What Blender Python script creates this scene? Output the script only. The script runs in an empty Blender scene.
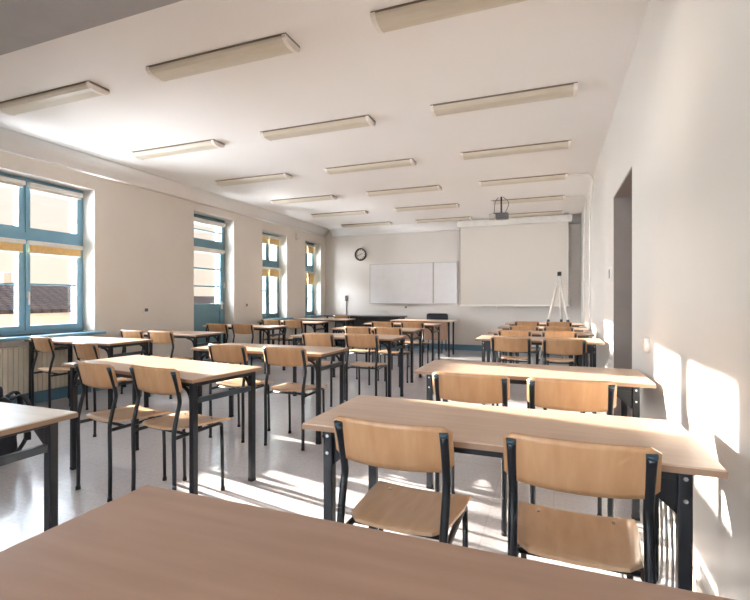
import bpy, bmesh, math, random
from mathutils import Vector, Matrix
R = math.radians
PI = math.pi
S = bpy.context.scene
C = S.collection
random.seed(7)

# ------------------------------------------------------------------ camera
CAMZ = 1.17
cam = bpy.data.cameras.new('camera')
camo = bpy.data.objects.new('camera', cam); C.objects.link(camo)
camo.location = (0, 0, CAMZ)
camo.rotation_euler = (R(90), 0, R(21.25))
cam.sensor_fit = 'HORIZONTAL'; cam.sensor_width = 36
cam.lens = 459.7 / 750 * 36
cam.shift_y = -1.3 / 750
cam.clip_start = 0.02; cam.clip_end = 300
S.camera = camo

# ------------------------------------------------------------------ sky, sun, daylight, exposure
W = bpy.data.worlds.new('sky'); S.world = W; W.use_nodes = True
nt = W.node_tree; nt.nodes.clear()
wo = nt.nodes.new('ShaderNodeOutputWorld'); bg = nt.nodes.new('ShaderNodeBackground')
tc = nt.nodes.new('ShaderNodeTexCoord'); sep = nt.nodes.new('ShaderNodeSeparateXYZ')
rmp = nt.nodes.new('ShaderNodeValToRGB')
nt.links.new(tc.outputs['Generated'], sep.inputs[0]); nt.links.new(sep.outputs['Z'], rmp.inputs[0])
rmp.color_ramp.elements[0].position = 0.0; rmp.color_ramp.elements[0].color = (1.0, 0.86, 0.70, 1)
rmp.color_ramp.elements[1].position = 0.75; rmp.color_ramp.elements[1].color = (0.80, 0.86, 1.0, 1)
nt.links.new(rmp.outputs[0], bg.inputs[0]); nt.links.new(bg.outputs[0], wo.inputs[0])
bg.inputs[1].default_value = 0.5

def sun(name, d, strength, angle, col):
    l = bpy.data.lights.new(name, 'SUN'); l.energy = strength; l.angle = R(angle); l.color = col
    o = bpy.data.objects.new(name, l); C.objects.link(o)
    o.rotation_euler = Vector(d).to_track_quat('-Z', 'Y').to_euler()
    o.location = (-8, 3, 6)
    return o
sun('sun', (1, -0.18, -0.25), 16.5, 0.6, (1.0, 0.90, 0.78))
sun('sky_fill', (1, 0.15, -0.80), 13.0, 80, (0.80, 0.90, 1.0))  # added broad lamp, stands in for strong sky light through the windows
sun('fill_ahead', (1, 1.5, 0.05), 6.0, 60, (0.85, 0.92, 1.0))  # added broad lamp, fills the room towards the back wall
sun('upward_fill', (1, 0.28, 0.38), 18.0, 66, (0.88, 0.93, 1.0))  # added lamp from below the horizon, lifts the ceiling like ground bounce
sun('roof_glint_high', (1, -0.16, 0.18), 1.6, 9, (1.0, 0.93, 0.84))
sun('roof_glint_low', (1, -0.16, 0.02), 1.2, 9, (1.0, 0.93, 0.84))
vs = S.view_settings
vs.view_transform = 'Standard'; vs.look = 'None'; vs.gamma = 1; vs.use_curve_mapping = False
vs.exposure = 1.2

# ------------------------------------------------------------------ materials
def lin(c):
    return tuple(((v/255)/12.92 if v/255 <= 0.04045 else ((v/255+0.055)/1.055)**2.4) for v in c) + (1,)
def mat(name, rgb, rough=0.5, metal=0.0, rgb2=None, scale=6.0, stretch=(1, 1, 1), bump=0.0, bscale=40, spec=0.5, coat=0.0, detail=4, lo=0.35, hi=0.65):
    m = bpy.data.materials.new(name); m.use_nodes = True
    n = m.node_tree; b = n.nodes['Principled BSDF']
    b.inputs['Roughness'].default_value = rough; b.inputs['Metallic'].default_value = metal
    b.inputs['Specular IOR Level'].default_value = spec; b.inputs['Coat Weight'].default_value = coat
    b.inputs['Base Color'].default_value = lin(rgb)
    t = n.nodes.new('ShaderNodeTexCoord'); mp = n.nodes.new('ShaderNodeMapping')
    mp.inputs['Scale'].default_value = stretch
    n.links.new(t.outputs['Object'], mp.inputs[0])
    if rgb2 is None: rgb2 = tuple(max(0, v*0.96) for v in rgb)
    nz = n.nodes.new('ShaderNodeTexNoise'); nz.inputs['Scale'].default_value = scale; nz.inputs['Detail'].default_value = detail
    cr = n.nodes.new('ShaderNodeValToRGB')
    cr.color_ramp.elements[0].position = lo; cr.color_ramp.elements[1].position = hi
    cr.color_ramp.elements[0].color = lin(rgb); cr.color_ramp.elements[1].color = lin(rgb2)
    n.links.new(mp.outputs[0], nz.inputs['Vector']); n.links.new(nz.outputs[0], cr.inputs[0]); n.links.new(cr.outputs[0], b.inputs['Base Color'])
    if bump:
        n2 = n.nodes.new('ShaderNodeTexNoise'); n2.inputs['Scale'].default_value = bscale
        bp = n.nodes.new('ShaderNodeBump'); bp.inputs['Strength'].default_value = bump; bp.inputs['Distance'].default_value = 0.01
        n.links.new(mp.outputs[0], n2.inputs['Vector']); n.links.new(n2.outputs[0], bp.inputs['Height']); n.links.new(bp.outputs[0], b.inputs['Normal'])
    return m

M = {}
M['wall'] = mat('wall_paint', (228, 220, 210), 0.6, rgb2=(224, 215, 204), scale=1.2, bump=0.0, bscale=3, spec=0.5)
M['wall_gloss'] = mat('wall_gloss_paint', (222, 217, 210), 0.30, rgb2=(218, 213, 205), scale=1.2, bump=0.10, bscale=1.5, spec=0.6)
M['wall_back'] = mat('wall_back_paint', (226, 219, 212), 0.5, rgb2=(222, 214, 206), scale=1.0)
M['ceiling'] = mat('ceiling_paint', (241, 237, 233), 0.8, rgb2=(238, 234, 229), scale=0.8)
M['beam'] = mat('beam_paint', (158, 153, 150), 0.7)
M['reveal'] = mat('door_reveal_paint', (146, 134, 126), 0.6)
M['teal'] = mat('teal_paint', (130, 176, 198), 0.35, rgb2=(122, 168, 192), scale=4)
M['teal_dark'] = mat('teal_green_paint', (114, 152, 164), 0.35, rgb2=(106, 144, 156), scale=4)
M['skirt'] = mat('blue_skirting_paint', (96, 134, 158), 0.35, rgb2=(86, 124, 150), scale=4)
M['white'] = mat('white_plastic', (235, 230, 222), 0.4)
M['cream'] = mat('cream_enamel', (226, 216, 198), 0.4)
M['blind'] = mat('ochre_blind_fabric', (226, 186, 120), 0.8, rgb2=(236, 200, 138), scale=30)
M['blind_pale'] = mat('pale_blind_fabric', (230, 214, 190), 0.8)
M['top'] = mat('laminate_tabletop', (208, 180, 156), 0.33, rgb2=(198, 168, 144), scale=5, stretch=(0.6, 7, 1), detail=6)
M['top_desk'] = mat('brown_laminate', (170, 136, 115), 0.36, rgb2=(160, 126, 106), scale=4, stretch=(0.6, 6, 1), detail=6)
M['top_sky_sheen'] = mat('laminate_painted_sky_sheen', (222, 208, 192), 0.28, rgb2=(214, 198, 182), scale=4, stretch=(0.6, 6, 1))  # laminate paled so reflected sky light sits in the colour
M['edge'] = mat('brown_edge_band', (158, 126, 102), 0.5)
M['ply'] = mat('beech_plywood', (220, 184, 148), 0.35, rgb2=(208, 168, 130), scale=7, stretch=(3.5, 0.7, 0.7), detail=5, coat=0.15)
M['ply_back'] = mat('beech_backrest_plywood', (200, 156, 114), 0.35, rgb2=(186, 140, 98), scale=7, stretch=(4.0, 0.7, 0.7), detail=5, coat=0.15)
M['frame'] = mat('dark_navy_enamel', (20, 24, 32), 0.28, rgb2=(16, 20, 27), spec=0.5)
M['frame2'] = mat('slate_enamel', (58, 70, 80), 0.3, rgb2=(50, 61, 71), spec=0.6)
M['cap'] = mat('blue_plastic_cap', (44, 76, 92), 0.4)
M['rubber'] = mat('black_rubber', (26, 26, 28), 0.7)
M['chrome'] = mat('zinc_steel', (190, 190, 188), 0.25, metal=1.0)
M['lampbody'] = mat('lamp_tray_painted_gap_shade', (120, 105, 88), 0.5)  # tray colour darkened to paint in the shadow gap along the ceiling
M['diffuser'] = mat('prismatic_diffuser', (210, 200, 182), 0.35, rgb2=(202, 191, 170), scale=3, stretch=(1, 4, 1), bump=0.15, bscale=150)
M['lampcap'] = mat('lamp_end_cap', (240, 232, 222), 0.5)
M['board'] = mat('whiteboard_enamel', (230, 226, 224), 0.16, rgb2=(226, 222, 221))
M['alu'] = mat('aluminium_trim', (188, 184, 180), 0.35, metal=0.6)
M['screen'] = mat('projection_fabric', (220, 212, 202), 0.75, rgb2=(219, 211, 201), scale=1)
M['black'] = mat('black_plastic', (22, 22, 24), 0.45)
M['grey'] = mat('grey_plastic', (92, 90, 90), 0.45)
M['fabric'] = mat('black_nylon', (26, 29, 36), 0.75, rgb2=(36, 42, 52), scale=30, bump=0.3, bscale=60)
M['fabric_grey'] = mat('dark_grey_nylon', (58, 66, 74), 0.75, bump=0.3, bscale=60)
M['brownpanel'] = mat('brown_veneer_panel', (160, 128, 108), 0.45, rgb2=(148, 116, 96), scale=6, stretch=(6, 6, 0.6))
M['dark_top'] = mat('dark_grey_worktop', (74, 72, 76), 0.35)
M['facade'] = mat('facade_render', (236, 222, 200), 0.9, rgb2=(226, 208, 186), scale=0.4)
M['ground'] = mat('ground_asphalt', (190, 180, 168), 0.95, scale=0.3)
M['clockface'] = mat('clock_face', (214, 208, 200), 0.4)

def glass():
    m = bpy.data.materials.new('window_glass'); m.use_nodes = True
    n = m.node_tree; n.nodes.clear()
    o = n.nodes.new('ShaderNodeOutputMaterial'); mx = n.nodes.new('ShaderNodeMixShader')
    t = n.nodes.new('ShaderNodeBsdfTransparent'); g = n.nodes.new('ShaderNodeBsdfGlossy'); g.inputs['Roughness'].default_value = 0.03
    fr = n.nodes.new('ShaderNodeLayerWeight'); fr.inputs[0].default_value = 0.12
    n.links.new(fr.outputs['Facing'], mx.inputs[0]); n.links.new(t.outputs[0], mx.inputs[1]); n.links.new(g.outputs[0], mx.inputs[2]); n.links.new(mx.outputs[0], o.inputs[0])
    return m
M['glass'] = glass()

def floor_mat():
    m = bpy.data.materials.new('grey_vinyl_floor'); m.use_nodes = True
    n = m.node_tree; b = n.nodes['Principled BSDF']; L = n.links.new
    t = n.nodes.new('ShaderNodeTexCoord')
    nz = n.nodes.new('ShaderNodeTexNoise'); nz.inputs['Scale'].default_value = 55; nz.inputs['Detail'].default_value = 5
    n1 = n.nodes.new('ShaderNodeTexNoise'); n1.inputs['Scale'].default_value = 1.1; n1.inputs['Detail'].default_value = 3
    cr = n.nodes.new('ShaderNodeValToRGB'); cr.color_ramp.elements[0].color = lin((204, 201, 204)); cr.color_ramp.elements[1].color = lin((222, 218, 218))
    cr.color_ramp.elements[0].position = 0.3; cr.color_ramp.elements[1].position = 0.7
    c2 = n.nodes.new('ShaderNodeValToRGB'); c2.color_ramp.elements[0].color = (0.86, 0.89, 0.93, 1); c2.color_ramp.elements[1].color = (1, 1, 1, 1)
    mul = n.nodes.new('ShaderNodeMix'); mul.data_type = 'RGBA'; mul.blend_type = 'MULTIPLY'; mul.inputs[0].default_value = 1
    br = n.nodes.new('ShaderNodeTexBrick'); br.offset = 0; br.inputs['Scale'].default_value = 1.0
    br.inputs['Color1'].default_value = (1, 1, 1, 1); br.inputs['Color2'].default_value = (0.965, 0.965, 0.965, 1); br.inputs['Mortar'].default_value = (0.86, 0.85, 0.85, 1)
    br.inputs['Mortar Size'].default_value = 0.003; br.inputs['Brick Width'].default_value = 0.33; br.inputs['Row Height'].default_value = 0.33
    mul2 = n.nodes.new('ShaderNodeMix'); mul2.data_type = 'RGBA'; mul2.blend_type = 'MULTIPLY'; mul2.inputs[0].default_value = 1
    L(t.outputs['Object'], nz.inputs['Vector']); L(t.outputs['Object'], n1.inputs['Vector']); L(t.outputs['Object'], br.inputs['Vector'])
    L(nz.outputs[0], cr.inputs[0]); L(n1.outputs[0], c2.inputs[0])
    L(cr.outputs[0], mul.inputs[6]); L(c2.outputs[0], mul.inputs[7])
    L(mul.outputs[2], mul2.inputs[6]); L(br.outputs['Color'], mul2.inputs[7]); L(mul2.outputs[2], b.inputs['Base Color'])
    rr = n.nodes.new('ShaderNodeMapRange'); rr.inputs[3].default_value = 0.10; rr.inputs[4].default_value = 0.26
    L(n1.outputs[0], rr.inputs[0]); L(rr.outputs[0], b.inputs['Roughness'])
    n3 = n.nodes.new('ShaderNodeTexNoise'); n3.inputs['Scale'].default_value = 14; n3.inputs['Detail'].default_value = 3
    bp = n.nodes.new('ShaderNodeBump'); bp.inputs['Strength'].default_value = 0.16; bp.inputs['Distance'].default_value = 0.01
    L(t.outputs['Object'], n3.inputs['Vector']); L(n3.outputs[0], bp.inputs['Height']); L(bp.outputs[0], b.inputs['Normal'])
    b.inputs['Specular IOR Level'].default_value = 0.6
    return m
M['floor'] = floor_mat()

def roof_mat():
    m = bpy.data.materials.new('roof_tiles'); m.use_nodes = True
    n = m.node_tree; b = n.nodes['Principled BSDF']; L = n.links.new
    t = n.nodes.new('ShaderNodeTexCoord'); br = n.nodes.new('ShaderNodeTexBrick')
    mp = n.nodes.new('ShaderNodeMapping'); mp.inputs['Rotation'].default_value = (0, 0, R(90))
    br.inputs['Scale'].default_value = 1.0; br.inputs['Brick Width'].default_value = 0.34; br.inputs['Row Height'].default_value = 0.42; br.inputs['Mortar Size'].default_value = 0.05
    br.inputs['Color1'].default_value = lin((74, 62, 58)); br.inputs['Color2'].default_value = lin((54, 48, 48)); br.inputs['Mortar'].default_value = lin((28, 26, 28))
    L(t.outputs['Object'], mp.inputs[0]); L(mp.outputs[0], br.inputs['Vector']); L(br.outputs['Color'], b.inputs['Base Color'])
    b.inputs['Roughness'].default_value = 1.0; b.inputs['Specular IOR Level'].default_value = 0.0
    return m
M['roof'] = roof_mat()

# ------------------------------------------------------------------ mesh helpers
def new(): return bmesh.new()
def bx(bm, x0, x1, y0, y1, z0, z1, mi=0):
    vs_ = [bm.verts.new(p) for p in ((x0,y0,z0),(x1,y0,z0),(x1,y1,z0),(x0,y1,z0),(x0,y0,z1),(x1,y0,z1),(x1,y1,z1),(x0,y1,z1))]
    for f in ((0,3,2,1),(4,5,6,7),(0,1,5,4),(1,2,6,5),(2,3,7,6),(3,0,4,7)):
        bm.faces.new([vs_[i] for i in f]).material_index = mi
    return bm
def bevbox(x0, x1, y0, y1, z0, z1, w=0.003, seg=2):
    bm = bx(new(), x0, x1, y0, y1, z0, z1)
    bmesh.ops.bevel(bm, geom=bm.edges[:], offset=w, segments=seg, affect='EDGES', profile=0.5)
    return bm
def tube(bm, pts, r, n=10, rx=None, cap=True):
    pts = [Vector(p) for p in pts]; rings = []
    t0 = (pts[1]-pts[0]).normalized()
    up = Vector((0, 0, 1)) if abs(t0.z) < 0.9 else Vector((1, 0, 0))
    nrm = (up - t0*up.dot(t0)).normalized()
    for i, p in enumerate(pts):
        if i == 0: t = (pts[1]-p)
        elif i == len(pts)-1: t = (p-pts[i-1])
        else: t = (pts[i+1]-p).normalized() + (p-pts[i-1]).normalized()
        t.normalize()
        nrm = (nrm - t*nrm.dot(t)).normalized(); b = t.cross(nrm)
        a_ = rx if rx else r
        rings.append([bm.verts.new(p + nrm*math.cos(2*PI*k/n)*a_ + b*math.sin(2*PI*k/n)*r) for k in range(n)])
    for a, b in zip(rings, rings[1:]):
        for k in range(n):
            f = bm.faces.new((a[k], a[(k+1) % n], b[(k+1) % n], b[k])); f.smooth = True
    if cap: bm.faces.new(list(reversed(rings[0]))); bm.faces.new(rings[-1])
    return bm
def curve(pts, k=4):
    """Catmull-Rom through points"""
    P = [Vector(p) for p in pts]; P = [P[0]*2-P[1]] + P + [P[-1]*2-P[-2]]; out = []
    for i in range(1, len(P)-2):
        for j in range(k):
            t = j/k
            out.append(0.5*((2*P[i]) + (-P[i-1]+P[i+1])*t + (2*P[i-1]-5*P[i]+4*P[i+1]-P[i+2])*t*t + (-P[i-1]+3*P[i]-3*P[i+1]+P[i+2])*t**3))
    out.append(P[-2]); return out
def cyl(bm, c, r, h, axis='z', n=20, r2=None):
    r2 = r if r2 is None else r2; c = Vector(c)
    ax = {'x': (Vector((0,1,0)), Vector((0,0,1)), Vector((1,0,0))), 'y': (Vector((0,0,1)), Vector((1,0,0)), Vector((0,1,0))), 'z': (Vector((1,0,0)), Vector((0,1,0)), Vector((0,0,1)))}[axis]
    a = [bm.verts.new(c + (ax[0]*math.cos(2*PI*k/n)+ax[1]*math.sin(2*PI*k/n))*r) for k in range(n)]
    b = [bm.verts.new(c + ax[2]*h + (ax[0]*math.cos(2*PI*k/n)+ax[1]*math.sin(2*PI*k/n))*r2) for k in range(n)]
    for k in range(n):
        f = bm.faces.new((a[k], a[(k+1) % n], b[(k+1) % n], b[k])); f.smooth = True
    bm.faces.new(list(reversed(a))); bm.faces.new(b)
    return bm
def prism(bm, poly, axis, a0, a1):
    """extrude a 2D polygon; axis x: poly=(y,z); y: poly=(x,z); z: poly=(x,y)"""
    def P(p, a): return {'x': (a, p[0], p[1]), 'y': (p[0], a, p[1]), 'z': (p[0], p[1], a)}[axis]
    A = [bm.verts.new(P(p, a0)) for p in poly]; B = [bm.verts.new(P(p, a1)) for p in poly]
    n = len(poly)
    for k in range(n): bm.faces.new((A[k], A[(k+1) % n], B[(k+1) % n], B[k]))
    bm.faces.new(list(reversed(A))); bm.faces.new(B)
    return bm
def obj(name, bm, m, parent=None, loc=None):
    bmesh.ops.recalc_face_normals(bm, faces=bm.faces)
    me = bpy.data.meshes.new(name); bm.to_mesh(me); bm.free()
    for x in (m if isinstance(m, (list, tuple)) else [m]): me.materials.append(x)
    o = bpy.data.objects.new(name, me); C.objects.link(o)
    if parent is not None: o.parent = parent
    if loc: o.location = loc
    return o
def tag(o, label, cat, group=None):
    o['label'] = label; o['category'] = cat
    if group: o['group'] = group
    return o
def thing(name, label, cat, loc=(0, 0, 0), rz=0.0, group=None):
    o = bpy.data.objects.new(name, None); C.objects.link(o); o.empty_display_size = 0.1
    o.location = loc; o.rotation_euler = (0, 0, rz)
    return tag(o, label, cat, group)
def struct(name, bm, m, parent=None):
    o = obj(name, bm, m, parent)
    if parent is None: o['kind'] = 'structure'
    return o
def children(o): return [c for c in bpy.data.objects if c.parent == o]
def dup(o, loc, rz, label, group):
    kids = {}
    for c in bpy.data.objects:
        if c.parent: kids.setdefault(c.parent.name, []).append(c)
    r = o.copy(); C.objects.link(r); r.location = loc; r.rotation_euler = (0, 0, rz)
    r['label'] = label
    if group: r['group'] = group
    def rec(src, dst):
        for ch in kids.get(src.name, []):
            c = ch.copy(); C.objects.link(c); c.parent = dst; rec(ch, c)
    rec(o, r); return r

# ------------------------------------------------------------------ room shell
XL, XR, YB, YF, H = -5.42, 0.52, 10.45, -3.4, 2.90
XO = -5.85
LINT, SILL = 2.55, 0.76
struct('floor', bx(new(), XO, XR+0.6, YF-0.2, YB+0.2, -0.15, 0), M['floor'])
struct('ceiling', bx(new(), XO, XR+0.6, YF-0.2, YB+0.2, H, H+0.15), M['ceiling'])
OPEN = [(2.72, 4.14, SILL), (5.86, 6.86, 0.0), (7.74, 8.64, SILL), (9.44, 10.20, SILL)]
w = new(); y = YF-0.2
for (a, b, zs) in OPEN:
    bx(w, XO, XL, y, a, 0, H)
    bx(w, XO, XL, a, b, 2.60 if zs == 0 else LINT, H)
    if zs > 0: bx(w, XO, XL, a, b, 0, zs)
    y = b
bx(w, XO, XL, y, YB+0.2, 0, H)
struct('wall_left', w, M['wall'])
DY0, DY1, DZ = 3.72, 4.83, 2.12
w = new()
bx(w, XR, XR+0.5, YF-0.2, DY0, 0, H); bx(w, XR, XR+0.5, DY1, YB+0.2, 0, H); bx(w, XR, XR+0.5, DY0, DY1, DZ, H)
struct('wall_right', w, M['wall_gloss'])
struct('wall_back', bx(new(), XL, XR, YB, YB+0.2, 0, H), M['wall_back'])
w = new(); FILL_WINDOWS = [(-4.9, -3.3), (-2.9, -1.3), (-0.9, 0.3)]; xx = XL
for (a, b) in FILL_WINDOWS:
    bx(w, xx, a, YF-0.2, YF, 0, H); bx(w, a, b, YF-0.2, YF, 0, 0.8); bx(w, a, b, YF-0.2, YF, 2.6, H); xx = b
bx(w, xx, XR, YF-0.2, YF, 0, H)
struct('wall_front', w, M['wall'])
for k, (a, b) in enumerate(FILL_WINDOWS):  # unseen windows added behind the camera to let in ambient fill
    fr = new(); f = 0.06
    bx(fr, a, a+f, YF-0.12, YF-0.06, 0.8, 2.6); bx(fr, b-f, b, YF-0.12, YF-0.06, 0.8, 2.6); bx(fr, a+f, b-f, YF-0.12, YF-0.06, 0.8, 0.86); bx(fr, a+f, b-f, YF-0.12, YF-0.06, 2.54, 2.6)
    bx(fr, (a+b)/2-0.03, (a+b)/2+0.03, YF-0.12, YF-0.06, 0.86, 2.54)
    fo = struct('window_%d' % (4+k), fr, M['teal'])
    obj('pane', bx(new(), a+f, b-f, YF-0.094, YF-0.09, 0.86, 2.54), M['glass'], fo)
# beam above and behind the camera
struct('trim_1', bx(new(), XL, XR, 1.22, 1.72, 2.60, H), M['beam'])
# cove along left and back walls
def cove(axis):
    bm = new(); a = 0.23; h = 0.17; prof = []
    for k in range(9):
        t = k/8*PI/2
        prof.append((a*(1-math.cos(t))*0.9 + a*0.1*k/8, h*math.sin(t)))   # (distance out from the wall, height)
    return prof
prof = cove(0)
def strip(pts_fn, y0, y1, nm):
    bm = new()
    A = [bm.verts.new(pts_fn(d, z, y0)) for d, z in prof]; B = [bm.verts.new(pts_fn(d, z, y1)) for d, z in prof]
    ca = bm.verts.new(pts_fn(0, 0.17, y0)); cb = bm.verts.new(pts_fn(0, 0.17, y1))
    for k in range(len(prof)-1): bm.faces.new((A[k], A[k+1], B[k+1], B[k])).smooth = True
    bm.faces.new(A+[ca]); bm.faces.new(B+[cb]); bm.faces.new((A[-1], ca, cb, B[-1])); bm.faces.new((ca, A[0], B[0], cb))
    return struct(nm, bm, M['ceiling'])
strip(lambda d, z, y: (XL+d, y, H-0.17+z), 1.72, YB, 'trim_2')
strip(lambda d, z, x: (x, YB-d, H-0.17+z), XL+0.2, XR, 'trim_3')
# skirting
b = new(); 
bx(b, XL, XL+0.02, YF, 5.84, 0, 0.13); bx(b, XL, XL+0.02, 6.88, YB-0.02, 0, 0.13)
struct('baseboard_left', b, M['skirt'])
struct('baseboard_back', bx(new(), XL, XR-0.02, YB-0.02, YB, 0, 0.13), M['skirt'])
b = new(); bx(b, XR-0.015, XR, DY1+0.03, YB-0.02, 0, 0.10); bx(b, XR-0.015, XR, YF, DY0-0.03, 0, 0.10)
struct('baseboard_right', b, M['wall_gloss'])
# door recess lining in the right wall
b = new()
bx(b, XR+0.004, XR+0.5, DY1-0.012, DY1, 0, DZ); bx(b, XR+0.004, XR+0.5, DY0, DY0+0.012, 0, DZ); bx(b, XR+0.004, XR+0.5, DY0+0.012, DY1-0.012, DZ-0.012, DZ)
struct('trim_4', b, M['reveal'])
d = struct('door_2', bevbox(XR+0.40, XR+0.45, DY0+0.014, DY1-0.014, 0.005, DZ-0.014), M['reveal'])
h_ = new(); tube(h_, [(XR+0.40, DY0+0.12, 1.03), (XR+0.35, DY0+0.12, 1.03), (XR+0.35, DY0+0.24, 1.03)], 0.009)
obj('door_handle', h_, M['chrome'], d)

# ------------------------------------------------------------------ windows
FX0, FX1 = -5.70, -5.63
def sash(parent, y0, y1, z0, z1, m, fw=0.05, bars=()):
    s = new(); x0, x1 = FX0+0.01, FX1+0.018
    bx(s, x0, x1, y0, y0+fw, z0, z1); bx(s, x0, x1, y1-fw, y1, z0, z1)
    bx(s, x0, x1, y0+fw, y1-fw, z0, z0+fw*1.1); bx(s, x0, x1, y0+fw, y1-fw, z1-fw, z1)
    so = obj('sash', s, m, parent)
    if bars:
        t = new()
        for z in bars: bx(t, x0+0.015, x1-0.015, y0+fw, y1-fw, z-0.009, z+0.009)
        obj('glazing_bar', t, m, so)
    obj('pane', bx(new(), -5.672, -5.668, y0+fw, y1-fw, z0+fw*1.1, z1-fw), M['glass'], so)
    return so
def window(n, y0, y1, m, bar=True):
    fr = new(); f = 0.045
    bx(fr, FX0, FX1, y0, y0+f, SILL, LINT); bx(fr, FX0, FX1, y1-f, y1, SILL, LINT)
    bx(fr, FX0, FX1, y0+f, y1-f, SILL, SILL+f); bx(fr, FX0, FX1, y0+f, y1-f, LINT-f, LINT)
    bx(fr, FX0, FX1+0.015, y0+f, y1-f, 1.83, 1.93)
    ym = (y0+y1)/2
    bx(fr, FX0, FX1+0.004, ym-0.012, ym+0.012, SILL+f, 1.83); bx(fr, FX0, FX1+0.004, ym-0.012, ym+0.012, 1.93, LINT-f)
    o = struct('window_%d' % n, fr, m)
    for (a, b_) in ((y0+f, ym-0.012), (ym+0.012, y1-f)):
        sash(o, a, b_, SILL+f, 1.83, m, 0.05, (1.335,) if bar else ())
        sash(o, a, b_, 1.93, LINT-f, m, 0.05)
    h = bevbox(FX1+0.018, FX1+0.034, ym+0.02, ym+0.045, 1.18, 1.25)
    bx(h, FX1+0.034, FX1+0.05, ym+0.024, ym+0.041, 1.10, 1.24)
    obj('window_handle', h, M['white'], o)
    obj('window_sill', bevbox(FX1, XL+0.12, y0-0.06 if n != 3 else y0-0.03, min(y1+0.07, YB-0.03), SILL-0.035, SILL, 0.006), m, o)
    return ym
ym1 = window(1, 2.72, 4.14, M['teal'])
ym2 = window(2, 7.74, 8.64, M['teal_dark'])
ym3 = window(3, 9.44, 10.20, M['teal_dark'])
# glazed balcony door
fr = new(); y0, y1 = 5.86, 6.86; DL = 2.60
bx(fr, FX0, FX1, y0, y0+0.05, 0, DL); bx(fr, FX0, FX1, y1-0.05, y1, 0, DL); bx(fr, FX0, FX1, y0+0.05, y1-0.05, DL-0.06, DL)
bx(fr, FX0, FX1+0.015, y0+0.05, y1-0.05, 2.05, 2.14); bx(fr, FX0, FX1, y0+0.05, y1-0.05, 0, 0.04)
dr = struct('door_1', fr, M['teal_dark'])
sash(dr, y0+0.05, y1-0.05, 2.14, DL-0.06, M['teal_dark'], 0.05, (2.35,))
lf = new(); x0, x1 = FX0+0.01, FX1+0.018; a, b_ = y0+0.05, y1-0.05
bx(lf, x0, x1, a, a+0.09, 0.04, 2.05); bx(lf, x0, x1, b_-0.09, b_, 0.04, 2.05)
bx(lf, x0, x1, a+0.09, b_-0.09, 1.99, 2.05); bx(lf, x0, x1, a+0.09, b_-0.09, 0.97, 1.08); bx(lf, x0, x1, a+0.09, b_-0.09, 0.04, 0.18)
bx(lf, x0+0.02, x1-0.02, a+0.09, b_-0.09, 0.18, 0.97); bx(lf, x0+0.01, x1-0.008, a+0.16, b_-0.16, 0.26, 0.89)
for z in (1.385, 1.69): bx(lf, x0+0.015, x1-0.015, a+0.09, b_-0.09, z-0.011, z+0.011)
leaf = obj('door_leaf', lf, M['teal_dark'], dr)
obj('pane', bx(new(), -5.672, -5.668, a+0.09, b_-0.09, 1.08, 1.99), M['glass'], leaf)
h = bevbox(x1, x1+0.012, b_-0.07, b_-0.03, 0.98, 1.12); tube(h, [(x1+0.01, b_-0.05, 1.08), (x1+0.045, b_-0.05, 1.08), (x1+0.045, b_-0.16, 1.08)], 0.008)
obj('door_handle', h, M['white'], leaf)
obj('hinge', bevbox(x1, x1+0.02, b_+0.0, b_+0.03, 1.36, 1.46), M['white'], dr)

# ------------------------------------------------------------------ outside
bl = thing('apartment_building', 'pale rendered house with a tiled roof outside the nearest window', 'building', (-22, 11, -4.0))
obj('wall', bx(new(), -5, 4.6, -5.6, 4.2, 0, 4.75), M['facade'], bl)
r_ = new(); prism(r_, [(5.2, 4.66), (-0.2, 5.75), (-0.2, 5.87), (5.25, 4.80)], 'y', -6.0, 4.6); prism(r_, [(-0.2, 5.75), (-5.6, 4.66), (-5.65, 4.80), (-0.2, 5.87)], 'y', -6.0, 4.6)
rf = obj('roof', r_, M['roof'], bl)
obj('chimney', bevbox(-0.4, 0.0, 1.6, 1.9, 5.7, 6.3, 0.02), M['facade'], rf)
for k in range(4): obj('window', bevbox(4.6, 4.66, -4.6+k*2.3, -3.7+k*2.3, 2.6, 3.7, 0.02), M['grey'], bl)
bl = thing('outbuilding', 'low pale outbuilding with a grey roof outside the balcony door', 'building', (-30, 34, -4.0))
obj('wall', bx(new(), -3, 3, -5, 6, 0, 4.6), M['facade'], bl)
r_ = new(); prism(r_, [(3.3, 4.55), (0, 5.4), (-3.3, 4.55)], 'y', -5.3, 6.3); obj('roof', r_, M['roof'], bl)
struct('ground', bx(new(), -36, -14, 3, 44, -4.1, -4.0), M['ground'])

# ------------------------------------------------------------------ roller blinds
def roller(name, label, y0, y1, ztop, drop, m, grp):
    t = thing(name, label, 'roller blind', (FX1+0.05, (y0+y1)/2, ztop), 0, grp)
    hw = (y1-y0)/2
    obj('blind_casing', bevbox(-0.03, 0.03, -hw, hw, -0.05, 0.0, 0.01), M['white'], t)
    fb = new(); bx(fb, -0.006, -0.003, -hw+0.015, hw-0.015, -0.05-drop, -0.045)
    obj('blind_fabric', fb, m, t)
    obj('bottom_bar', bevbox(-0.012, 0.004, -hw+0.015, hw-0.015, -0.062-drop, -0.05-drop, 0.003), M['white'], t)
    if drop > 0.1:
        ch = new(); tube(ch, [(0.02, hw-0.01, -0.03), (0.022, hw-0.01, -0.45), (0.022, hw-0.005, -0.50)], 0.002, 6)
        obj('pull_chain', ch, M['white'], t)
    return t
def blinds(y0, y1, where, du, dl, mu, ml, grp):
    ym = (y0+y1)/2
    for a, b_, s in ((y0+0.05, ym-0.02, 'left'), (ym+0.02, y1-0.05, 'right')):
        roller('roller_blind', 'roller blind on the upper %s sash of %s' % (s, where), a, b_, LINT-0.05, du, mu, grp)
        roller('roller_blind', 'roller blind on the lower %s sash of %s' % (s, where), a, b_, 1.835, dl, ml, grp)
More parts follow.
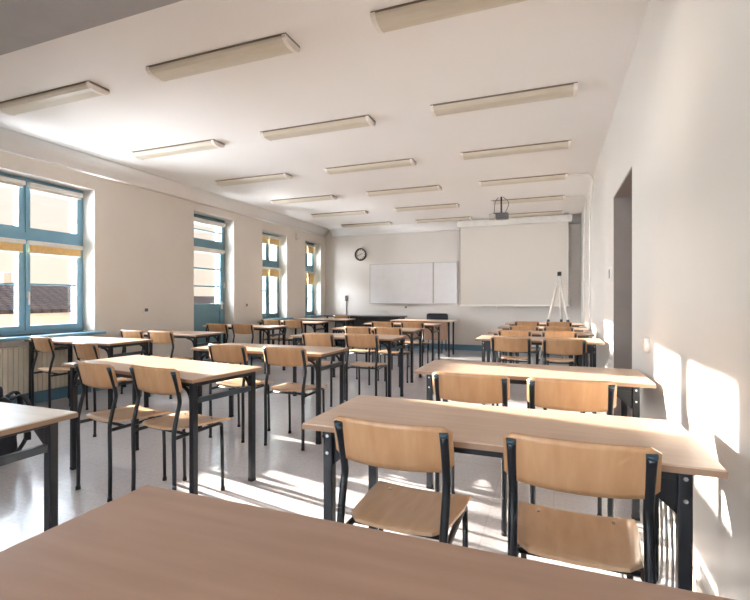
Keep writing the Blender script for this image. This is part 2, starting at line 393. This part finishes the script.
blinds(2.72, 4.14, 'the big nearest blue window', 0.015, 0.08, M['blind_pale'], M['blind'], 'roller blinds of the nearest window')
blinds(7.74, 8.64, 'the narrow window just past the balcony door', 0.12, 0.14, M['blind'], M['blind'], 'ochre roller blinds of the narrow windows')
blinds(9.44, 10.20, 'the farthest narrow window by the corner', 0.16, 0.26, M['blind'], M['blind'], 'ochre roller blinds of the narrow windows')
roller('roller_blind', 'rolled-up pale blind above the transom light of the balcony door', 5.93, 6.79, 2.53, 0.01, M['blind_pale'], None)
roller('roller_blind', 'rolled-up pale blind at the top of the balcony door leaf', 5.93, 6.79, 2.045, 0.01, M['blind_pale'], None)

# ------------------------------------------------------------------ radiator under the near window
def radiator(y0, y1, label):
    t = thing('radiator', label, 'radiator', (XL+0.045, (y0+y1)/2, 0.14))
    hw = (y1-y0)/2; pn = new(); n = int((y1-y0)/0.05)
    for k in range(n):
        a = -hw + k*(2*hw/n)
        prism(pn, [(a, 0), (a+0.012, 0), (a+0.012, 0.50), (a, 0.50)], 'x', -0.035, 0.012)
        prism(pn, [(a+0.012, 0), (a+2*hw/n, 0), (a+2*hw/n, 0.50), (a+0.012, 0.50)], 'x', -0.035, 0.022)
    obj('ribbed_panel', pn, M['cream'], t)
    obj('top_grille', bevbox(-0.04, 0.028, -hw, hw, 0.50, 0.515, 0.003), M['cream'], t)
    p = new(); tube(p, [(0, hw-0.01, 0.06), (0, hw+0.06, 0.06), (0, hw+0.07, 0.02), (0, hw+0.07, -0.14)], 0.009)
    obj('pipe', p, M['cream'], t)
radiator(2.75, 4.0, 'cream ribbed radiator under the nearest window')

# ------------------------------------------------------------------ ceiling lights
def lamp0():
    t = thing('ceiling_light', '', 'ceiling light', (0, 0, H))
    L_ = 1.208; hl = L_/2
    obj('lamp_tray', bx(new(), -hl, hl, -0.09, 0.09, -0.018, 0), M['lampbody'], t)
    d = new(); prism(d, [(-0.092, -0.016), (-0.088, -0.030), (-0.065, -0.048), (-0.03, -0.055), (0.03, -0.055), (0.065, -0.048), (0.088, -0.030), (0.092, -0.016)], 'x', -hl+0.03, hl-0.03)
    obj('diffuser', d, M['diffuser'], t)
    for s in (-1, 1):
        e = new(); prism(e, [(-0.095, -0.010), (-0.091, -0.032), (-0.067, -0.051), (-0.03, -0.059), (0.03, -0.059), (0.067, -0.051), (0.091, -0.032), (0.095, -0.010)], 'x', s*(hl-0.03), s*hl)
        obj('end_cap', e, M['lampcap'], t)
    return t
L0 = lamp0(); first = True
rown = ['first (nearest)', 'second', 'third', 'fourth', 'fifth', 'last (farthest)']
for c_, (cx, cn) in enumerate(((-4.64, 'by the windows'), (-2.83, 'in the middle'), (-1.03, 'by the right wall'))):
    for k in range(6):
        loc = (cx+0.604, 2.573+1.43*k+0.09, H)
        lab = 'long ceiling light, %s of the row %s' % (rown[k], cn)
        if first: L0.location = loc; L0['label'] = lab; L0['group'] = 'ceiling lights'; first = False
        else: dup(L0, loc, 0, lab, 'ceiling lights')

# conduits from two lights to the right wall and down it
for yy, nm in ((6.95, 'fourth'), (8.38, 'fifth')):
    b = new(); pts = curve([(0.19, yy, H-0.012), (0.36, yy, H-0.012), (0.46, yy+0.02, H-0.02), (XR-0.013, yy+0.1, H-0.10), (XR-0.013, yy+0.45, H-0.28), (XR-0.013, yy+0.72, H-0.6), (XR-0.013, yy+0.75, 1.8), (XR-0.013, yy+0.75, 0.12)], 5)
    tube(b, [(min(p[0], XR-0.0125), p[1], min(p[2], H-0.0125)) for p in pts], 0.011, 8)
    tag(obj('cable_conduit', b, M['white']), 'white conduit bending from the %s right-hand light down the right wall' % nm, 'conduit')

# projector hanging from the ceiling
t = thing('projector', 'small dark projector hanging from the ceiling before the screen', 'projector', (-0.86, 8.05, 2.56), R(4))
obj('projector_body', bevbox(-0.06, 0.15, -0.11, 0.11, -0.035, 0.05, 0.012, 3), M['grey'], t)
obj('projector_front_panel', bevbox(-0.17, -0.062, -0.10, 0.10, -0.03, 0.045, 0.012, 3), M['alu'], t)
b = new(); cyl(b, (0.08, 0.10, 0.008), 0.028, 0.04, 'y'); obj('lens', b, M['black'], t)
b = new(); bx(b, -0.10, 0.12, -0.06, 0.06, 0.05, 0.062); tube(b, [(0.03, 0, 0.06), (0.03, 0, 0.34)], 0.014)
obj('mount', b, M['black'], t)
b = new(); tube(b, curve([(0.06, 0, 0.33), (0.13, 0, 0.27), (0.15, 0, 0.20), (0.10, 0, 0.08), (0.08, 0.0, 0.05)]), 0.005, 6); obj('cable', b, M['black'], t)
b = new(); tube(b, curve([(-0.02, 0, 0.33), (-0.07, 0, 0.25), (-0.09, 0, 0.06)]), 0.005, 6); obj('cable', b, M['black'], t)

# ------------------------------------------------------------------ back wall things
ZC = CAMZ
# whiteboard (two panels)
t = thing('whiteboard', 'wide white marker board on the back wall left of the screen', 'whiteboard', (-3.12, YB-0.012, ZC-0.11))
def wbpanel(nm, x0, x1, z1, parent):
    p = obj(nm, bx(new(), x0, x1, -0.012, 0.008, 0, z1), M['board'], parent)
    f = new(); w_ = 0.012
    bx(f, x0, x1, -0.018, 0.01, -w_, 0); bx(f, x0, x1, -0.018, 0.01, z1, z1+w_); bx(f, x0-w_, x0, -0.018, 0.01, -w_, z1+w_); bx(f, x1, x1+w_, -0.018, 0.01, -w_, z1+w_)
    obj('board_frame', f, M['alu'], p)
    return p
wbpanel('board_panel', -1.06, 0.50, 0.94, t); wbpanel('board_panel', 0.53, 1.06, 0.94, t)
obj('pen_tray', bevbox(-1.0, 0.4, -0.055, -0.018, -0.02, -0.008, 0.003), M['alu'], t)
# screen
YS = 10.12
t = thing('projection_screen', 'large pull-down projection screen hanging before the back wall', 'projection screen', (-0.81, YS, 0))
obj('screen_casing', bevbox(-1.18, 1.16, -0.06, 0.06, ZC+1.565, H-0.03, 0.012), M['white'], t)
obj('hanging_bracket', bx(bx(new(), -1.12, -1.08, -0.02, 0.02, H-0.03, H), 1.06, 1.10, -0.02, 0.02, H-0.03, H), M['alu'], t)
obj('screen_fabric', bx(new(), -1.12, 1.10, -0.004, 0.0, ZC-0.13, ZC+1.57), M['screen'], t)
obj('side_border', bx(bx(new(), -1.12, -1.11, -0.006, -0.004, ZC-0.13, ZC+1.565), 1.09, 1.10, -0.006, -0.004, ZC-0.13, ZC+1.565), M['grey'], t)
obj('bottom_bar', bevbox(-1.13, 1.11, -0.018, 0.014, ZC-0.165, ZC-0.13, 0.006), M['white'], t)
b = new(); cyl(b, (-0.33, -0.002, ZC-0.205), 0.012, 0.03); tube(b, [(-0.33, -0.002, ZC-0.165), (-0.33, -0.002, ZC-0.185)], 0.004, 6); obj('pull_handle', b, M['white'], t)
# clock
t = thing('wall_clock', 'round black-rimmed clock on the back wall', 'clock', (-4.44, YB, ZC+1.09))
b = new(); n = 36
for k in range(n):
    pass
ring = [(0.155, 0.0), (0.155, -0.03), (0.145, -0.042), (0.128, -0.036), (0.124, -0.02)]
rg = [[b.verts.new((r*math.cos(2*PI*k/n), yv, r*math.sin(2*PI*k/n))) for r, yv in ring] for k in range(n)]
for k in range(n):
    for j in range(len(ring)-1): b.faces.new((rg[k][j], rg[(k+1) % n][j], rg[(k+1) % n][j+1], rg[k][j+1])).smooth = True
obj('clock_rim', b, M['black'], t)
fc = obj('clock_face', cyl(new(), (0, 0, 0), 0.130, -0.022, 'y', 36), M['clockface'], t)
b = new()
for k in range(12):
    a = k*PI/6; rr0 = 0.095
    m_ = Matrix.Rotation(a, 4, 'Y')
    nb = len(b.verts); bx(b, -0.007, 0.007, -0.0245, -0.021, rr0, rr0+0.026); b.verts.ensure_lookup_table()
    for v in b.verts[nb:]: v.co = m_ @ v.co
obj('hour_marks', b, M['black'], fc)
for ln, ang, nm, wd in ((0.06, 68, 'hour_hand', 0.006), (0.10, 248, 'minute_hand', 0.005)):
    b = bx(new(), -wd, wd, -0.029, -0.026, -0.012, ln)
    bmesh.ops.rotate(b, verts=b.verts, cent=(0, 0, 0), matrix=Matrix.Rotation(R(ang), 3, 'Y')); obj(nm, b, M['black'], fc)
# sockets and boxes
def box_on_wall(name, label, cat, loc, size, m=None, rz=0):
    t = thing(name, label, cat, loc, rz)
    w_, h = size
    obj('cover_plate', bevbox(-w_/2, w_/2, -0.014, 0, -h/2, h/2, 0.004), m or M['white'], t)
    obj('insert', bevbox(-w_/3.6, w_/3.6, -0.02, -0.012, -h/3.6, h/3.6, 0.003), M['grey'], t)
box_on_wall('socket', 'small white socket on the back wall under the whiteboard', 'socket', (-3.27, YB, ZC-0.2), (0.09, 0.09))
box_on_wall('socket', 'small socket on the left wall between window and balcony door', 'socket', (XL, 4.92, ZC-0.16), (0.10, 0.08), rz=R(90))
box_on_wall('light_switch', 'grey switch on the left wall just past the balcony door', 'switch', (XL, 7.22, ZC-0.12), (0.06, 0.09), rz=R(90))
box_on_wall('light_switch', 'white switch plate on the right wall beyond the doorway', 'switch', (XR, 5.0, ZC+0.24), (0.07, 0.16), rz=R(-90))
t = thing('motion_sensor', 'white motion sensor high on the left wall between the narrow windows', 'sensor', (XL, 9.02, ZC+1.40))
obj('sensor_body', bevbox(0, 0.06, -0.035, 0.035, -0.07, 0.07, 0.012, 3), M['white'], t)
obj('sensor_lens', bevbox(0.055, 0.072, -0.024, 0.024, -0.05, 0.0, 0.008, 3), M['cream'], t)
t = thing('round_socket', 'round white box on the right wall near the doorway', 'socket', (XR, 3.10, ZC-0.27), R(-90))
b = new(); cyl(b, (0, 0, 0), 0.045, -0.03, 'y', 24, 0.038); obj('socket_body', b, M['white'], t)
b = new(); cyl(b, (0, -0.028, 0), 0.02, -0.006, 'y', 18); obj('insert', b, M['cream'], t)
t = thing('trunking', 'thin vertical cable trunking with a small box in the back left corner', 'trunking', (-4.83, YB, 0.55))
obj('channel', bx(new(), -0.008, 0.008, -0.014, 0, 0, 0.60), M['grey'], t)
obj('switch_box', bevbox(-0.03, 0.03, -0.03, 0, 0.56, 0.70, 0.006), M['grey'], t)

# ------------------------------------------------------------------ chairs
def chair0():
    t = thing('school_chair', '', 'chair')
    # seat shell
    b = new(); nu, nv = 10, 10; th = 0.011
    def seatp(u, v):        # u -1..1 across, v 0..1 back->front
        y = -0.17 + 0.385*v
        hw = 0.158 + 0.024*min(1, v*1.6)
        if v < 0.12: hw -= 0.03*(1-v/0.12)**2
        if v > 0.9: hw -= 0.003*((v-0.9)/0.1)**2
        z = 0.438 + 0.010*math.cos(v*PI)*(1 if v < 0.5 else 0.2) + 0.008*u*u - (0.018*((v-0.85)/0.15)**2 if v > 0.85 else 0)
        return Vector((u*hw, y, z))
    T = [[b.verts.new(seatp(-1+2*i/nu, j/nv)) for i in range(nu+1)] for j in range(nv+1)]
    B = [[b.verts.new(seatp(-1+2*i/nu, j/nv)-Vector((0, 0, th))) for i in range(nu+1)] for j in range(nv+1)]
    for j in range(nv):
        for i in range(nu):
            b.faces.new((T[j][i], T[j][i+1], T[j+1][i+1], T[j+1][i])).smooth = True
            b.faces.new((B[j][i], B[j+1][i], B[j+1][i+1], B[j][i+1])).smooth = True
        b.faces.new((T[j][0], T[j+1][0], B[j+1][0], B[j][0])); b.faces.new((T[j][nu], B[j][nu], B[j+1][nu], T[j+1][nu]))
    for i in range(nu):
        b.faces.new((T[0][i], B[0][i], B[0][i+1], T[0][i+1])); b.faces.new((T[nv][i], T[nv][i+1], B[nv][i+1], B[nv][i]))
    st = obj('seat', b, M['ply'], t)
    for sx in (-0.115, 0.115):
        for sy in (-0.09, 0.12):
            b = new(); cyl(b, (sx, sy, 0.4405), 0.005, 0.006, 'z', 10); obj('rivet', b, M['chrome'], st)
    # backrest: bent ply, concave towards the sitter
    b = new(); nu, nv = 16, 8; th = 0.011; A = []; B = []
    for j in range(nv+1):
        ra = []; rb = []
        for i in range(nu+1):
            u = -1+2*i/nu; v = j/nv
            x = u*0.196
            zc = 0.652 + 0.158*v
            zlow = 0.637 + 0.014*u*u; ztop = 0.790 + 0.002*u*u
            if abs(u) > 0.86:            # rounded corners
                q = (abs(u)-0.86)/0.14; q = 1-math.sqrt(max(0, 1-q*q)); zlow += 0.020*q; ztop -= 0.016*q
            z = zlow + (ztop-zlow)*v
            y = -0.200 - 0.022*(1-u*u) + (0.79-z)*0.24
            ra.append(b.verts.new((x, y, z))); rb.append(b.verts.new((x, y+th, z)))
        A.append(ra); B.append(rb)
    for j in range(nv):
        for i in range(nu):
            b.faces.new((A[j][i], A[j][i+1], A[j+1][i+1], A[j+1][i])).smooth = True
            b.faces.new((B[j][i], B[j+1][i], B[j+1][i+1], B[j][i+1])).smooth = True
        b.faces.new((A[j][0], A[j+1][0], B[j+1][0], B[j][0])); b.faces.new((A[j][nu], B[j][nu], B[j+1][nu], A[j+1][nu]))
    for i in range(nu):
        b.faces.new((A[0][i], B[0][i], B[0][i+1], A[0][i+1])); b.faces.new((A[nv][i], A[nv][i+1], B[nv][i+1], B[nv][i]))
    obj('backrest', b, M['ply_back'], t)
    for s in (-1, 1):
        b = new()
        tube(b, curve([(s*0.170, -0.195, 0.008), (s*0.170, -0.193, 0.20), (s*0.170, -0.196, 0.40), (s*0.170, -0.192, 0.46), (s*0.171, -0.174, 0.54), (s*0.171, -0.161, 0.59), (s*0.171, -0.161, 0.62), (s*0.172, -0.178, 0.69), (s*0.173, -0.203, 0.768)], 3), 0.0105, 10, 0.0135)
        lg = obj('leg', b, M['frame'], t)
        b = new(); tube(b, [(s*0.173, -0.2015, 0.763), (s*0.173, -0.2055, 0.774)], 0.0115, 10, 0.0145); obj('tube_cap', b, M['cap'], lg)
        b = new(); cyl(b, (s*0.170, -0.195, 0), 0.014, 0.022, 'z', 10, 0.0125); obj('rubber_foot', b, M['rubber'], lg)
        b = new(); tube(b, [(s*0.166, 0.160, 0.008), (s*0.166, 0.157, 0.22), (s*0.166, 0.150, 0.41)], 0.0105, 10)
        lg = obj('leg', b, M['frame'], t)
        b = new(); cyl(b, (s*0.166, 0.160, 0), 0.014, 0.022, 'z', 10, 0.0125); obj('rubber_foot', b, M['rubber'], lg)
    b = new()
    for s in (-1, 1):
        tube(b, curve([(s*0.166, 0.150, 0.40), (s*0.166, 0.132, 0.414), (s*0.166, 0.08, 0.415), (s*0.168, -0.06, 0.412), (s*0.170, -0.182, 0.410)], 3), 0.0105, 8)
    tube(b, [(-0.166, 0.10, 0.413), (0.166, 0.10, 0.413)], 0.009, 8); tube(b, [(-0.17, -0.10, 0.411), (0.17, -0.10, 0.411)], 0.009, 8)
    obj('seat_frame', b, M['frame'], t)
    return t
CH0 = chair0(); used = [False]
def place_chair(x, y, deg, label, group):
    """x, y: where the middle of the backrest top stands"""
    a = R(deg); ox, oy = x - math.sin(a)*0.22, y + math.cos(a)*0.22
    if not used[0]:
        used[0] = True; CH0.location = (ox, oy, 0); CH0.rotation_euler = (0, 0, a); CH0['label'] = label; CH0['group'] = group; return CH0
    return dup(CH0, (ox, oy, 0), a, label, group)

# ------------------------------------------------------------------ tables
def table(x0, x1, y0, y1, label, group, kind='brace', top='top', name='school_table', h=0.73, rz=0):
    cx, cy = (x0+x1)/2, (y0+y1)/2; hw, hd = (x1-x0)/2, (y1-y0)/2
    t = thing(name, label, 'table', (cx, cy, 0), R(rz), group)
    zt = h-0.022
    tp = obj('tabletop', bevbox(-hw, hw, -hd, hd, zt+0.003, h, 0.003), M[top], t)
    e = bx(new(), -hw+0.001, hw-0.001, -hd+0.001, hd-0.001, zt, zt+0.004)
    g = 0.0012
    bx(e, -hw-g, hw+g, -hd-g, -hd+0.001, zt, h-0.005); bx(e, -hw-g, hw+g, hd-0.001, hd+g, zt, h-0.005)
    bx(e, -hw-g, -hw+0.001, -hd, hd, zt, h-0.005); bx(e, hw-0.001, hw+g, -hd, hd, zt, h-0.005)
    obj('edge_band', e, M['edge'], tp)
    lx = hw-(0.085 if kind == 'plate' else 0.045); ly = hd-0.045; q = 0.0175
    mm = M['frame'] 
    for sx in (-1, 1):
        for sy in (-1, 1):
            l = bevbox(sx*lx-q, sx*lx+q, sy*ly-q, sy*ly+q, 0.012, zt, 0.004)
            lo = obj('leg', l, mm, t)
            obj('rubber_foot', bevbox(sx*lx-q-0.001, sx*lx+q+0.001, sy*ly-q-0.001, sy*ly+q+0.001, 0, 0.018, 0.003), M['rubber'], lo)
            if kind == 'plate':
                for zz in (zt-0.022, zt-0.082):
                    bo = new(); cyl(bo, (sx*lx, sy*(ly+q)-(0.004 if sy < 0 else -0.004) if False else sy*(ly+q), zz), 0.006, 0.004*sy, 'y', 10); obj('bolt', bo, M['chrome'], lo)
        b = bevbox(sx*lx-0.012, sx*lx+0.012, -ly+q, ly-q, zt-0.125, zt-0.095, 0.003)
        obj('side_bar', b, M['frame2'], t)
        obj('side_bar', bevbox(sx*lx-0.014, sx*lx+0.014, -ly+q, ly-q, zt-0.028, zt, 0.003), mm, t)
    for sy in (-1, 1):
        obj('rail', bevbox(-lx+q, lx-q, sy*ly-0.008, sy*ly+0.008, zt-0.03, zt, 0.002), mm, t)
        for sx in (-1, 1):
            if kind == 'plate':
                b = new(); s = sx
                prism(b, [(s*(lx-q), zt-0.03), (s*(lx-0.12), zt-0.03), (s*(lx-0.11), zt-0.045), (s*(lx-q), zt-0.125)], 'y', sy*ly-0.004, sy*ly+0.004)
                obj('gusset_plate', b, mm, t)
            else:
                b = new(); s = sx
                tube(b, curve([(s*(lx-0.13), sy*ly, zt-0.03), (s*(lx-0.075), sy*ly, zt-0.040), (s*(lx-0.035), sy*ly, zt-0.07), (s*(lx-0.012), sy*ly, zt-0.13)], 4), 0.011, 8)
                obj('corner_brace', b, mm, t)
    return t

GR = 'tables of the right-hand row'; GM = 'tables of the middle row'; GL = 'tables of the window row'
table(-0.90, 0.40, 0.30, 0.82, 'brown laminate table filling the bottom foreground', GR, 'plate', 'top_desk')
T1 = table(-0.83, 0.415, 1.425, 1.94, 'beige table of the right row, nearest behind the foreground table', GR, 'plate')
table(-0.80, 0.49, 2.73, 3.26, 'beige table of the right row beside the round wall box', GR, 'plate')
nm = ['first beyond the doorway', 'second beyond the doorway', 'third beyond the doorway', 'last before the projection screen']
for k, y in enumerate((5.14, 6.22, 7.32, 8.50)):
    table(-0.81, 0.47, y, y+0.5, 'beige table of the right row, %s' % nm[k], GR, 'plate')
table(-3.05, -1.73, 0.73, 1.25, 'table with sky sheen painted on its top, cut by the left edge of the photo', GM, 'plate', 'top_sky_sheen')
table(-3.09, -1.79, 2.06, 2.60, 'beige table of the middle row with two chairs, nearest complete one', GM, rz=-8)
nm = ['', 'second', 'third', 'fourth and farthest']
for k, (xr, y) in enumerate(((-1.72, 3.24), (-1.65, 4.76), (-1.80, 6.12), (-1.86, 7.55))):
    table(xr-1.3, xr, y, y+0.53, 'beige table of the middle row, %s counted behind the nearest complete one' % nm[k] if k else 'beige table of the middle row just behind the nearest complete one', GM)
nm = ['nearest, under the big blue window', 'second, before the balcony door', 'third, past the balcony door', 'fourth, by the first narrow window', 'farthest, by the last narrow window']
for k, y in enumerate((3.26, 4.42, 5.98, 7.45, 8.75)):
    table(-5.34, -4.06, y, y+0.52, 'beige table of the window row, %s' % nm[k], GL)
# wire bag rack under the near right table
T1c = ((-0.83+0.43)/2, (1.42+1.94)/2)
rk = new()
for i in range(3):
    d0 = 0.02 + i*0.022
    pts = [(0.50, -0.17+i*0.07, 0.685), (0.515, -0.17+i*0.07, 0.60), (0.52, -0.17+i*0.07, 0.34), (0.50, -0.17+i*0.07, 0.27), (0.45, -0.17+i*0.07, 0.24), (0.40, -0.17+i*0.07, 0.255)]
    tube(rk, curve(pts, 4), 0.004, 6)
tube(rk, [(0.42, -0.17, 0.252), (0.42, 0.04, 0.252)], 0.004, 6)
tube(rk, [(0.505, -0.17, 0.66), (0.505, 0.18, 0.66)], 0.004, 6)
obj('wire_bag_rack', rk, M['alu'], T1)

GC = 'plywood school chairs'
for x, y, a, l in (
    (-0.475, 1.32, -1, 'left chair at the nearest right-row table, facing away in the foreground'),
    (0.06, 1.33, -1, 'right chair at the nearest right-row table, by the sunlit wall'),
    (-0.40, 2.33, -1, 'left chair of the right row at the table beside the wall box'),
    (0.075, 2.33, 2, 'right chair of the right row at the table beside the wall box'),
    (-0.40, 4.72, 0, 'left chair at the first right-row table beyond the doorway'),
    (0.09, 4.66, 0, 'right chair at the first right-row table beyond the doorway'),
    (-0.44, 5.72, 0, 'left chair at the second right-row table beyond the doorway'),
    (0.06, 5.72, 0, 'right chair at the second right-row table beyond the doorway'),
    (-0.39, 6.72, 0, 'left chair at the third right-row table beyond the doorway'),
    (0.06, 6.74, 0, 'right chair at the third right-row table beyond the doorway'),
    (-0.42, 8.08, 0, 'left chair at the last right-row table before the screen'),
    (0.08, 8.10, 0, 'right chair at the last right-row table before the screen'),
    (-2.56, 1.92, -9, 'left chair at the nearest complete middle-row table'),
    (-2.09, 1.92, -6, 'right chair at the nearest complete middle-row table'),
    (-2.53, 3.08, -2, 'left chair at the table just behind the nearest complete middle-row table'),
    (-1.975, 3.08, 0, 'right chair at the table just behind the nearest complete middle-row table'),
    (-2.42, 4.45, 0, 'left chair at the second middle-row table behind the nearest complete one'),
    (-1.93, 4.53, 1, 'right chair at the second middle-row table behind the nearest complete one'),
    (-2.50, 5.75, 0, 'left chair at the third middle-row table behind the nearest complete one'),
    (-2.065, 5.75, 0, 'right chair at the third middle-row table behind the nearest complete one'),
    (-2.66, 7.15, 0, 'left chair at the farthest middle-row table'),
    (-2.14, 7.15, 0, 'right chair at the farthest middle-row table'),
    (-4.80, 3.06, -9, 'left chair at the window-row table under the big blue window'),
    (-3.80, 2.78, -11, 'chair pulled out to the right of the table under the big blue window'),
    (-4.78, 4.10, -4, 'left chair at the window-row table before the balcony door'),
    (-4.345, 4.12, 0, 'right chair at the window-row table before the balcony door'),
    (-4.78, 5.62, 0, 'left chair at the window-row table past the balcony door'),
    (-4.36, 5.68, 0, 'right chair at the window-row table past the balcony door'),
    (-4.82, 7.12, 0, 'left chair at the window-row table by the first narrow window'),
    (-4.36, 7.12, 0, 'right chair at the window-row table by the first narrow window'),
    (-4.55, 9.55, 0, 'chair in the back left corner facing the back wall'),
): place_chair(x, y, a, l, GC)

# ------------------------------------------------------------------ front of the room
t = thing('teacher_desk', 'teacher desk with brown modesty panel before the back wall', 'desk', (-2.54, 9.35, 0))
obj('tabletop', bevbox(-0.65, 0.65, -0.28, 0.28, 0.70, 0.722), M['top'], t)
obj('modesty_panel', bevbox(-0.56, 0.56, -0.25, -0.234, 0.33, 0.70), M['brownpanel'], t)
for sx in (-1, 1):
    for sy in (-1, 1):
        obj('leg', bevbox(sx*0.58-0.017, sx*0.58+0.017, sy*0.22-0.017, sy*0.22+0.017, 0, 0.70), M['frame'], t)
t = thing('office_chair', 'black upholstered chair with rounded back behind the teacher desk', 'chair', (-2.43, 9.88, 0), PI)
b = bevbox(-0.24, 0.24, -0.24, -0.18, 0.52, 0.84, 0.05, 4); obj('backrest', b, M['fabric'], t)
obj('seat', bevbox(-0.23, 0.23, -0.20, 0.22, 0.42, 0.48, 0.025, 3), M['fabric'], t)
b = new()
b.free()
for s in (-1, 1):
    obj('leg', tube(new(), [(s*0.2, -0.21, 0.0), (s*0.2, -0.19, 0.44), (s*0.2, -0.21, 0.70)], 0.012), M['black'], t)
    obj('leg', tube(new(), [(s*0.2, 0.2, 0.0), (s*0.2, 0.17, 0.43)], 0.012), M['black'], t)
t = thing('side_table', 'long dark-topped table along the back wall in the left corner', 'table', (-4.15, 10.05, 0))
obj('tabletop', bevbox(-0.95, 0.95, -0.28, 0.28, 0.745, 0.775), M['dark_top'], t)
obj('modesty_panel', bevbox(-0.9, 0.9, 0.22, 0.236, 0.35, 0.745), M['grey'], t)
for sx in (-1, 1):
    for sy in (-1, 1): obj('leg', bevbox(sx*0.88-0.017, sx*0.88+0.017, sy*0.24-0.017, sy*0.24+0.017, 0, 0.745), M['frame'], t)

# white tripod easel
t = thing('tripod_easel', 'white folding tripod easel with black clamp before the screen', 'easel', (0.10, 9.35, 0))
ap = Vector((0.0, 0.0, 1.64))
for k, (fx, fy) in enumerate(((-0.36, -0.12), (0.27, -0.06), (0.06, 0.34))):
    b = new(); f = Vector((fx, fy, 0.01)); m_ = ap.lerp(f, 0.55)
    tube(b, [ap-Vector((0, 0, 0.02)), m_], 0.020, 10); tube(b, [m_, f], 0.014, 10)
    lo = obj('leg', b, M['white'], t)
    b = new(); q0 = ap.lerp(f, 0.53); q1 = ap.lerp(f, 0.57); tube(b, [q0, q1], 0.026, 10); obj('leg_clamp', b, M['grey'], lo)
    b = new(); cyl(b, (fx, fy, 0), 0.016, 0.03, 'z', 10); obj('rubber_foot', b, M['rubber'], lo)
b = bevbox(-0.035, 0.035, -0.035, 0.035, 1.60, 1.68, 0.012, 3); obj('clamp_head', b, M['black'], t)

# backpack on the floor at the far left
t = thing('backpack', 'black backpack standing on the floor beyond the table at the left edge', 'bag', (-3.78, 2.12, 0), R(-20))
b = bevbox(-0.17, 0.17, -0.11, 0.11, 0.0, 0.46, 0.07, 5)
for v in b.verts:
    k = v.co.z/0.46; v.co.x *= 1-0.18*k*k; v.co.y *= 1-0.3*k
for f in b.faces: f.smooth = True
bd = obj('bag_body', b, M['fabric'], t)
b = bevbox(-0.13, 0.13, -0.165, -0.10, 0.03, 0.26, 0.03, 4)
for f in b.faces: f.smooth = True
obj('front_pocket', b, M['fabric_grey'], t)
b = new(); tube(b, curve([(-0.05, 0.02, 0.43), (-0.045, 0.02, 0.50), (0, 0.02, 0.52), (0.045, 0.02, 0.50), (0.05, 0.02, 0.43)], 4), 0.01, 8); obj('grab_handle', b, M['fabric'], t)
for s in (-1, 1):
    b = new(); tube(b, curve([(s*0.07, 0.06, 0.43), (s*0.10, 0.13, 0.46), (s*0.15, 0.17, 0.36), (s*0.16, 0.15, 0.18), (s*0.13, 0.10, 0.06)], 4), 0.022, 8, 0.009); st = obj('shoulder_strap', b, M['fabric'], t)
    obj('strap_buckle', bevbox(s*0.16-0.02, s*0.16+0.02, 0.13, 0.17, 0.14, 0.20, 0.006), M['black'], st)
